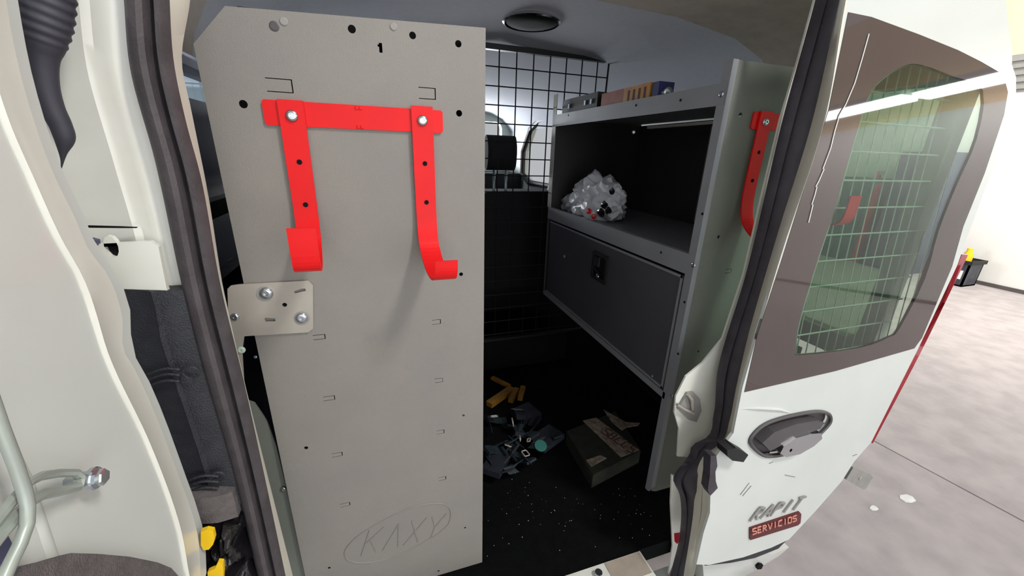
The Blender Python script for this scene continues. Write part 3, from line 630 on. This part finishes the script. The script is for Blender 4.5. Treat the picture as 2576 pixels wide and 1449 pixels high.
# side post below the bracket
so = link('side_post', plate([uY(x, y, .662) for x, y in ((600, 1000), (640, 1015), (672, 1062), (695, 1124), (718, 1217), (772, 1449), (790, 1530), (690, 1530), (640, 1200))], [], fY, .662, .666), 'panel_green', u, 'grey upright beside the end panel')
def screw(name, c, ax, r, parent, m_='steel', label=None):
    o = link(name, lathe(c, ax, [(r, 0), (r, r * .18), (r * .82, r * .42), (r * .5, r * .52), (r * .34, r * .50), (r * .30, r * .25)], 18), m_, parent, label, smooth=True)
    return o
c = pY(713, 1230, .66); screw('screw', c, (0, -1, 0), .005, so)
# bracket plate bolted across the left edge
t = thing('mounting_plate', tuple(pY(690, 838, .64)), 'pale steel plate bolted across the left edge of the shelving end panel', 'bracket')
mp = [(572, 727), (580, 719), (600, 716), (775, 706), (787, 718), (788, 826), (776, 836), (614, 846), (609, 885), (613, 957), (601, 925), (588, 860), (574, 785)]
YB = .6455
mh = [[uY(x, y, YB) for x, y in ((740, 733), (758, 726), (768, 726), (769, 732), (750, 736), (742, 738))], circ(uY(716, 767, YB), .0035, 12), [uY(x, y, YB) for x, y in ((665, 803), (668, 799), (692, 801), (693, 808), (668, 809))]]
pm = link('plate_body', plate([uY(x, y, YB) for x, y in mp], mh, fY, YB, YB + .003), 'zinc', t)
screw('hex_bolt', pY(670, 737, YB), (0, -1, 0), .0095, t); screw('hex_bolt', pY(759, 799, YB), (0, -1, 0), .0092, t)
link('bolt_washer', lathe(pY(667, 739, YB), (0, -1, 0), [(.0115, 0), (.0115, .001)], 18), 'greyplate', t); link('bolt_washer', lathe(pY(760, 800, YB), (0, -1, 0), [(.0115, 0), (.0115, .001)], 18), 'greyplate', t)
screw('rivet', pY(591, 797, YB), (0, -1, 0), .006, t, 'steel'); screw('rivet', pY(607, 880, YB), (0, -1, 0), .006, t, 'mesh', 'pale green tinted screw'); screw('rivet', pY(643, 898, .66), (0, -1, 0), .003, t)

# ================================================================ HOOK BRACKETS
def hook_bracket(name, YPn, bx0, bx1, zc, hb, straps, label):
    t = thing(name, ((bx0 + bx1) / 2, YPn, zc - .15), label, 'hook', 'red hook brackets on the shelf end panels')
    yb = YPn - .0035
    o = rrect(bx0, bx1, zc - hb / 2, zc + hb / 2, .004)
    link('back_bar', plate(o, [], fY, yb, yb + .003), 'red', t)
    for xx in ((bx0 + bx1) / 2 - .002, (bx0 + bx1) / 2 + .003): link('weld_nub', join(lathe((xx, yb, zc + hb * .38), (0, -1, 0), [(.003, -.0005), (.0024, .0012), (.001, .0016)], 10), lathe((xx, yb, zc - hb * .4), (0, -1, 0), [(.003, -.0005), (.0024, .0012), (.001, .0016)], 10)), 'red', t, smooth=True)
    for (cx, w_, zt, pr, hs) in straps:
        P = [Vector((cx + d * .1, yb - .0025 - d, zt + z_)) for d, z_ in pr]
        Q = []
        for i in range(len(P) - 1):
            a = P[max(i - 1, 0)]; b = P[i]; c_ = P[i + 1]; d = P[min(i + 2, len(P) - 1)]
            for s in range(5):
                t_ = s / 5; Q.append(.5 * ((2 * b) + (c_ - a) * t_ + (2 * a - 5 * b + 4 * c_ - d) * t_ ** 2 + (-a + 3 * b - 3 * c_ + d) * t_ ** 3))
        Q.append(P[-1])
        sp = link('hook_arm', ribbon(Q, w_, .003, (1, 0, 0)), 'red', t)
        screw('hook_bolt', (cx, yb - .004, zt - .02), (0, -1, 0), .0078, sp)
        for h in hs: link('arm_hole', lathe((cx + .001, yb - .0038, zt - .02 - h), (0, -1, 0), [(.0036, 0), (.0036, .0009)], 12), 'hole', sp)
    return t
b0 = uY(665, 290, YP); b1_ = uY(1113, 302, YP)
lS = uY(706, 300, YP)[0], uY(770, 300, YP)[0]; rS = uY(1035, 310, YP)[0], uY(1088, 310, YP)[0]
zbar = Z0 + .0425
prL = [(0, 0), (0, -.05), (0, -.1), (0, -.14), (.004, -.168), (.016, -.192), (.045, -.209), (.08, -.215), (.108, -.210), (.119, -.196), (.121, -.153)]
prR = [(0, 0), (0, -.05), (0, -.1), (0, -.15), (.004, -.188), (.016, -.213), (.05, -.236), (.085, -.242), (.110, -.236), (.119, -.225), (.121, -.207)]
hb = hook_bracket('hook_bracket', YP, b0[0], b1_[0], zbar, .032, [((lS[0] + lS[1]) / 2, lS[1] - lS[0], Z0 + .0595, prL, (.0602, .120)), ((rS[0] + rS[1]) / 2, rS[1] - rS[0], Z0 + .0625, prR, (.0615, .121))], 'red painted steel hook bracket with two arms on the tall left end panel')

# ================================================================ RIGHT SHELVING UNIT
XR = .64; YR = .66; YE = 1.455
u = thing('shelving_unit', (.83, 1.05, VF), 'grey steel shelving unit on the right with open bay and drop-down cabinet front', 'shelving')
zt = Z0 + .178
XO = 1.03
ZB = Z0 - .872
ro = [(XR + .02, ZB), (XR + .006, ZB + .006), (XR, ZB + .022), (XR, zt), (XO - .05, zt + .0), (XO, zt - .06), (XO, ZB)]
rh = [circ(uY(x, y, YR - .01), r, 12) for x, y, r in ((1863, 290, .005), (1808, 596, .004), (1757, 884, .003))]
rh += [[(a + uY(1832, 682, YR - .01)[0], b + uY(1832, 682, YR - .01)[1]) for a, b in ((-.009, .005), (.009, .005), (.009, -.005), (-.009, -.005), (-.009, -.004), (.0078, -.004), (.0078, .004), (-.009, .004))]]
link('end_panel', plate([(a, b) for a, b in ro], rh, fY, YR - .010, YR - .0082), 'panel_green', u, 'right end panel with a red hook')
# front corner post: flange on the aisle face with rounded rim on the rear side
link('corner_post', join(plate([(YR - .012, ZB + .022), (YR - .009, ZB + .006), (YR, ZB), (YR + .008, ZB), (YR + .008, zt), (YR - .012, zt)], [], fX, XR - .001, XR + .0015), b2(XR - .001, XR + .012, YR - .0135, YR - .012, ZB + .022, zt)), 'shelf', u, 'front corner flange')
link('far_corner_post', b2(XR - .001, XR + .002, YE - .02, YE + .01, Z0 - .2, Z0 + .21), 'zinc', u, 'bright far corner flange')
link('end_panel_far', b2(XR, XO, YE, YE + .003, Z0 - .575, Z0 + .13), 'shelf_shaded', u)
link('back_panel', b2(XO - .008, XO - .004, YR - .005, YE, VF + .1, Z0 + .12), 'shelf_shaded', u)
def tray(name, ztop, lip, m_='shelf'):
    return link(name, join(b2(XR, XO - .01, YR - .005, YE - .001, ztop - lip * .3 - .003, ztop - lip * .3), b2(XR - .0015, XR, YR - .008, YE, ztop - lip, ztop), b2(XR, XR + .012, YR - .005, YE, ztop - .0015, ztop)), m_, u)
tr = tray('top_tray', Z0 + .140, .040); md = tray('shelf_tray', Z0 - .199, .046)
link('lower_tray', join(b2(XR, XO - .01, YR - .005, YE, Z0 - .560, Z0 - .556)), 'shelf_shaded', u)
for (px, py) in ((1430, 290), (1600, 265), (1712, 252)): link('lip_hole', lathe(pX(px, py, XR - .0016), (-1, 0, 0), [(.003, 0), (.003, .0006)], 10), 'hole', tr)
link('lip_hole', lathe(pX(1663, 635, XR - .0016), (-1, 0, 0), [(.003, 0), (.003, .0006)], 10), 'hole', md)
for (px, py) in ((1815, 237), (1745, 667)): screw('screw', pX(px, py, XR - .0016), (-1, 0, 0), .0055, u)
for (px, py) in ((1767, 538), (1722, 760), (1706, 890)): link('post_hole', lathe(pX(px, py, XR - .0012), (-1, 0, 0), [(.003, 0), (.003, .0006)], 10), 'hole', u)
# divider and stiffeners in the open bay
link('bay_stiffener', b2(XO - .03, XO - .01, 1.02, 1.05, Z0 - .2, Z0 + .1), 'shelf', u)
link('under_tray_rail', b2(.80, .815, YR + .05, 1.1, Z0 + .085, Z0 + .092), 'zinc', u, 'bright rail under the top tray')
screw('screw', Vector((.72, 1.05, Z0 + .07)), (-.5, -.8, 0), .006, u)
# drop front
y0, y1 = YR + .014, 1.43
df = link('drop_front', b2(XR + .002, XR + .006, y0, y1, Z0 - .553, Z0 - .252), 'shelf_shaded', u, 'drop-down cabinet front with shade put into its grey')
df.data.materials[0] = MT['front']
link('front_rim', join(b2(XR - .0005, XR + .002, y0, y0 + .006, Z0 - .553, Z0 - .252), b2(XR - .0005, XR + .002, y0, y1, Z0 - .258, Z0 - .252), b2(XR - .0005, XR + .002, y0, y1, Z0 - .553, Z0 - .547)), 'shelf', df)
link('cabinet_shade_sheet', b2(XR + .03, XR + .035, YR + .035, 1.44, Z0 - .555, Z0 - .25), 'hole', u, 'dark sheet standing for the shade behind the drop front')  # near-black sheet stands for the shade inside the cabinet
link('bottom_rail', b2(XR - .001, XR + .003, YR + .0, YE, Z0 - .574, Z0 - .556), 'shelf', u)
lc = pX(1510, 672, XR + .0015)
la = link('paddle_latch', plate(rrect(lc.y - .045, lc.y + .045, lc.z - .045, lc.z + .045, .006), [rrect(lc.y - .034, lc.y + .034, lc.z - .034, lc.z + .034, .006)], fX, XR - .004, XR + .0015), 'black', df, 'black latch set in the cabinet front')
la.name = 'latch_frame'
link('latch_cup', b2(XR - .001, XR + .0015, lc.y - .034, lc.y + .034, lc.z - .034, lc.z + .034), 'hole', df)
link('latch_paddle', join(box((XR - .006, lc.y + .012, lc.z + .016), (.006, .03, .03)), box((XR - .006, lc.y + .01, lc.z - .012), (.004, .05, .008), Matrix.Rotation(.4, 3, 'X'))), 'steel', df)
screw('latch_cylinder', Vector((XR - .003, lc.y + .002, lc.z - .030)), (-1, 0, 0), .008, df)
screw('screw', pX(1420, 645, XR + .001), (-1, 0, 0), .006, df, 'shelf'); screw('screw', pX(1640, 946, XR + .001), (-1, 0, 0), .004, df); screw('screw', pX(1690, 995, XR - .001), (-1, 0, 0), .004, df)
# right hook bracket
hY = YR - .01
lx = uY(1889, 305, hY)[0]; s0, s1 = uY(1898, 320, hY)[0], uY(1930, 320, hY)[0]; zr = pY(1917, 305, hY).z
w_ = .0315
prQ = [(0, 0), (0, -.05), (0, -.1), (0, -.15), (.003, -.188), (.012, -.218), (.032, -.240), (.062, -.256), (.09, -.260), (.112, -.252), (.120, -.235)]
hook_bracket('hook_bracket', hY, lx, lx + .20, zr + .000, .032, [(lx + .030, w_, zr + .018, prQ, (.0575, .114)), (lx + .155, w_, zr + .018, prL, (.0575, .114))], 'red hook bracket on the right end panel, half hidden by the closed door')

# ================================================================ ITEMS ON THE SHELVES
zt_ = Z0 + .128
t = thing('caulk_box', (.70, 1.04, zt_), 'long orange and yellow printed carton lying on the top tray', 'box')
def rotbox(c, s, a): return box(c, s, Matrix.Rotation(a, 3, 'Z'))
link('carton_end', b2(.665, .715, 1.04, 1.16, zt_, zt_ + .052), 'orange', t, 'reddish orange end of the carton')
link('carton_middle', b2(.665, .715, .925, 1.04, zt_, zt_ + .052), 'amber', t, 'yellow printed middle of the carton')
for k_ in range(4): link('print_bar', b2(.6645, .6652, .94 + k_ * .024, .948 + k_ * .024, zt_ + .018, zt_ + .044), 'ink', t)
t = thing('small_bottle', (.69, .895, zt_), 'small navy container with a silver cap on the top tray beside the orange carton', 'bottle')
link('bottle_body', b2(.667, .712, .892, .918, zt_, zt_ + .05), 'blue', t); link('cap', lathe((.685, .892, zt_ + .024), (0, -1, 0), [(.013, 0), (.013, .016), (.010, .018)], 14), 'steel', t, smooth=True)
t = thing('tool_case', (.72, 1.3, zt_), 'black case with small bright latches at the far end of the top tray', 'case')
cb = link('case_body', b2(.665, .80, 1.185, 1.44, zt_, zt_ + .062), 'black', t)
for yy in (1.22, 1.26, 1.38): link('case_latch', b2(.661, .665, yy - .005, yy + .005, zt_ + .03, zt_ + .044), 'steel', t)
# carrier bag
bc_ = Vector((.735, 1.235, Z0 - .213))
t = thing('carrier_bag', tuple(bc_), 'crumpled white plastic carrier bag with black and red print in the open bay', 'bag')
def blob(c, r, seed, amp, sub=4):
    bm = bmesh.new(); bmesh.ops.create_icosphere(bm, subdivisions=sub, radius=1)
    for v_ in bm.verts:
        d = v_.co.normalized(); n_ = noise.fractal(d * 2.3 + Vector((seed, 0, 0)), 1, 2, 4) * amp + abs(noise.noise(d * 6 + Vector((0, seed, 0)))) * amp * .5
        v_.co = Vector((d.x * r[0], d.y * r[1], d.z * r[2])) * (1 + n_) + Vector(c)
        if v_.co.z < bc_.z + .001: v_.co.z = bc_.z + .001
    V = [v_.co.copy() for v_ in bm.verts]; Fc = [tuple(q_.index for q_ in f_.verts) for f_ in bm.faces]; bm.free(); return V, Fc
link('bag_body', blob(bc_ + Vector((0, 0, .062)), (.07, .12, .078), 2.2, .35), 'bagwhite', t, smooth=True)
link('bag_handle', blob(bc_ + Vector((-.02, .16, .028)), (.03, .06, .035), 5.1, .5, 3), 'bagwhite', t, smooth=True)
link('bag_corner', blob(bc_ + Vector((.0, -.11, .085)), (.028, .03, .032), 8.1, .5, 3), 'bagwhite', t, smooth=True)
for i, (px, py, w1, m_) in enumerate(((1520, 515, .012, 'bag_black'), (1512, 535, .013, 'bag_black'), (1530, 530, .010, 'bag_black'), (1482, 532, .009, 'red'), (1493, 545, .008, 'red'), (1540, 482, .009, 'bag_black'))):
    p = pX(px, py, .652); link('print_patch', blob(p, (.006, w1 * 1.4, w1), i * 1.7, .5, 2), m_, t, 'printed patch on the bag', smooth=True)

# ================================================================ WIRE PARTITION AND SEATS
YM = 1.49; sc_ = YM / 1.4
t = thing('wire_partition', (.3, YM, VF), 'black wire mesh partition between the cargo area and the seats', 'partition')
xa, xb = VX0 + .03, .872; za, zb = Z0 - .78, Z0 + .343
link('top_rail', b2(xa, xb + .01, YM - .01, YM + .01, zb - .004, zb + .014), 'wire', t); link('bottom_rail', b2(xa, xb, YM - .01, YM + .01, za - .01, za), 'wire', t)
link('end_rail', tube([(xb, YM, zb), (xb - .004, YM, Z0 + .12), (xb - .004, YM, za)], .004, 6), 'wire', t)
x = .406 * sc_; dx = (.835 - .406) / 7 * sc_
k = -12
while x + k * dx < xb:
    if x + k * dx > xa: link('upright_wire', tube([(x + k * dx, YM, za), (x + k * dx, YM, zb)], .0025, 5), 'wire', t)
    k += 1
zz = Z0 + .27 * sc_; dz = .0578 * sc_; k = 0
while zz - k * dz > za:
    link('cross_wire', tube([(xa, YM - .004, zz - k * dz), (xb - .002, YM - .004, zz - k * dz)], .0022, 5), 'wire', t); k += 1
link('lower_panel', b2(xa, .80, YM + .015, YM + .02, VF + .002, za), 'hole', t)
for nm, cx, lb in (('front_seat', .86, 'dark passenger seat with headrest behind the wire mesh'), ('front_seat', .12, 'dark driver seat hidden behind the tall grey end panel')):
    s = thing(nm, (cx, 2.1, VF), lb, 'seat')
    px_ = cx - .25 if cx > .5 else cx
    link('seat_back', plate(rrect(cx - .45, cx + .05, VF + .28, Z0 - .175, .09, 6), [], fY, 1.82, 1.98), 'seat', s)
    link('headrest', tube([(cx - .38, 1.85, Z0), (cx - .365, 1.85, Z0), (cx - .34, 1.85, Z0), (cx - .28, 1.85, Z0), (cx - .255, 1.85, Z0), (cx - .24, 1.85, Z0)], [.04, .06, .065, .065, .06, .04], 16, .078, up=(0, 0, 1)), 'seat', s, smooth=True)
    link('seat_cushion', b2(cx - .45, cx + .05, 1.95, 2.4, VF + .1, VF + .32), 'seat', s)
    link('headrest_post', join(tube([(cx - .34, 1.85, Z0 - .2), (cx - .34, 1.85, Z0 - .07)], .007), tube([(cx - .28, 1.85, Z0 - .2), (cx - .28, 1.85, Z0 - .07)], .007)), 'chrome', s)

# ================================================================ CLUTTER ON THE CARGO FLOOR
zf = VF + .001
def g_(px, py, h=0.): return pZ(px, py, zf + h)
t = thing('flat_box', tuple(g_(1500, 1110)), 'worn flat carton with a beige lettered band on the black cargo floor', 'box')
bx = [g_(x, y, .05) for x, y in ((1425, 1085), (1548, 1035), (1612, 1133), (1492, 1195))]
def prism(P, z0, z1): return plate([(p.x, p.y) for p in P], [], fZ, z0, z1)
link('carton', prism(bx, zf, zf + .05), 'boxdark', t)
link('beige_band', prism([g_(x, y, .052) for x, y in ((1466, 1058), (1500, 1050), (1608, 1132), (1562, 1149))], zf + .0502, zf + .052), 'cardboard', t, 'beige band with brown lettering')
link('pale_patch', prism([g_(x, y, .052) for x, y in ((1475, 1157), (1510, 1145), (1526, 1152), (1488, 1173))], zf + .0502, zf + .052), 'cardboard', t, 'pale label patch')
link('carton_flap', prism([g_(x, y, .056) for x, y in ((1518, 1030), (1550, 1048), (1575, 1062), (1610, 1064), (1605, 1070), (1575, 1075), (1565, 1082), (1540, 1062))], zf + .054, zf + .0565), 'cardboard', t, 'torn cardboard flap')
def bf(u_, v_):
    P0, P1, P2 = g_(1512, 1088, .0535), g_(1592, 1143, .0535), g_(1530, 1078, .0535); return P0 + (P1 - P0) * u_ + (P2 - P0) * v_
link('band_lettering', bars([(a, b, .004) for a, b, s_ in letters('SBCCS', bf, 0, 0, 1, 1.)], .001, Vector((0, 0, 1))), 'ink', t)
t = thing('flashlight', tuple(g_(1330, 890)), 'pale grey tube torch with a white cap lying on the cargo floor', 'torch')
a = g_(1290, 900, .02); b = g_(1345, 883, .02); c_ = g_(1352, 880, .02); d = g_(1372, 873, .02)
link('torch_tube', tube([a, b], .017, 14), 'tubeg', t, smooth=True); link('torch_cap', tube([c_, d], .024, 14), 'paper', t, 'white cap', smooth=True)
t = thing('folding_rule', tuple(g_(1260, 995)), 'ochre yellow folded rule lying on the cargo floor beside the end panel', 'tool')
def fbar(p0, p1, h, wd, th): a = g_(*p0, h); b = g_(*p1, h); sd = (b - a).cross(Vector((0, 0, 1))); return ribbon([a, b], wd, th, sd)
link('rule_bar', fbar((1230, 1018), (1288, 978), .012, .03, .02), 'ochre', t); link('rule_bar', fbar((1238, 950), (1282, 972), .012, .018, .012), 'ochre', t)
link('rule_end', join(fbar((1284, 1008), (1300, 980), .012, .02, .02), fbar((1308, 1003), (1316, 975), .012, .02, .02)), 'ochre', t)
t = thing('safety_harness', tuple(g_(1310, 1110)), 'tangle of dark teal harness webbing with metal buckles on the cargo floor', 'harness')
for i in range(15):
    cx, cy = random.uniform(1235, 1390), random.uniform(1030, 1185); a0 = random.uniform(0, math.pi)
    P = []
    for s in range(9):
        q_ = s / 8 * 1.6; P.append(g_(cx + 55 * (s / 8 - .5) * math.cos(a0) + 16 * math.sin(q_ * 3 + i), cy + 42 * (s / 8 - .5) * math.sin(a0) + 12 * math.cos(q_ * 3), .012 + .022 * abs(math.sin(s * .7 + i)) + .003 * i))
    sd = (P[4] - P[3]).cross(Vector((.3 * math.sin(i), 0, 1)))
    link('webbing_strap', ribbon(P, .035, .003, sd), ['teal', 'slate'][i % 2], t)
for (px, py, r) in ((1243, 1047, .012), (1290, 1062, .013), (1278, 1121, .010), (1308, 1103, .008), (1322, 1140, .012), (1330, 1107, .007)):
    c = g_(px, py, .065); Rb = Matrix.Rotation(px * .7, 3, 'Z') @ Matrix.Rotation(.5 + py * .3, 3, 'X'); link('buckle', tube([c + Rb @ Vector((u_ * r, v_ * r * .7, 0)) for u_, v_ in ((-1, -.7), (-.8, -1), (.8, -1), (1, -.7), (1, .7), (.8, 1), (-.8, 1), (-1, .7))], .0022, 6, closed=True), 'zinc', t, 'metal buckle', smooth=True)
c = g_(1360, 1122, .07); link('round_patch', lathe(c, (0, -.3, 1), [(.02, 0), (.02, .003)], 18), 'tealb', t, 'teal round patch')
for pd in (fbar((1350, 1120), (1400, 1085), .05, .07, .02), fbar((1225, 1160), (1270, 1175), .05, .08, .02), fbar((1300, 1050), (1345, 1030), .04, .08, .02)): link('nylon_pad', pd, 'slate', t)
# crumbs on the mat
V = []; Fc = []
for i in range(80):
    p = g_(random.uniform(1220, 1640), random.triangular(1180, 1430, 1300), 0)
    if p.y < .59: continue
    s = random.uniform(.0004, .0014); n = len(V); d_ = box((p.x, p.y, zf + s * .5), (s, s, s), Matrix.Rotation(random.random() * 3, 3, 'Z')); V += d_[0]; Fc += [tuple(q_ + n for q_ in f_) for f_ in d_[1]]
cr = link('crumbs', (V, Fc), 'paper'); tag(cr, 'pale crumbs scattered on the black cargo floor mat', 'debris', None, 'stuff')
bpy.context.view_layer.update()
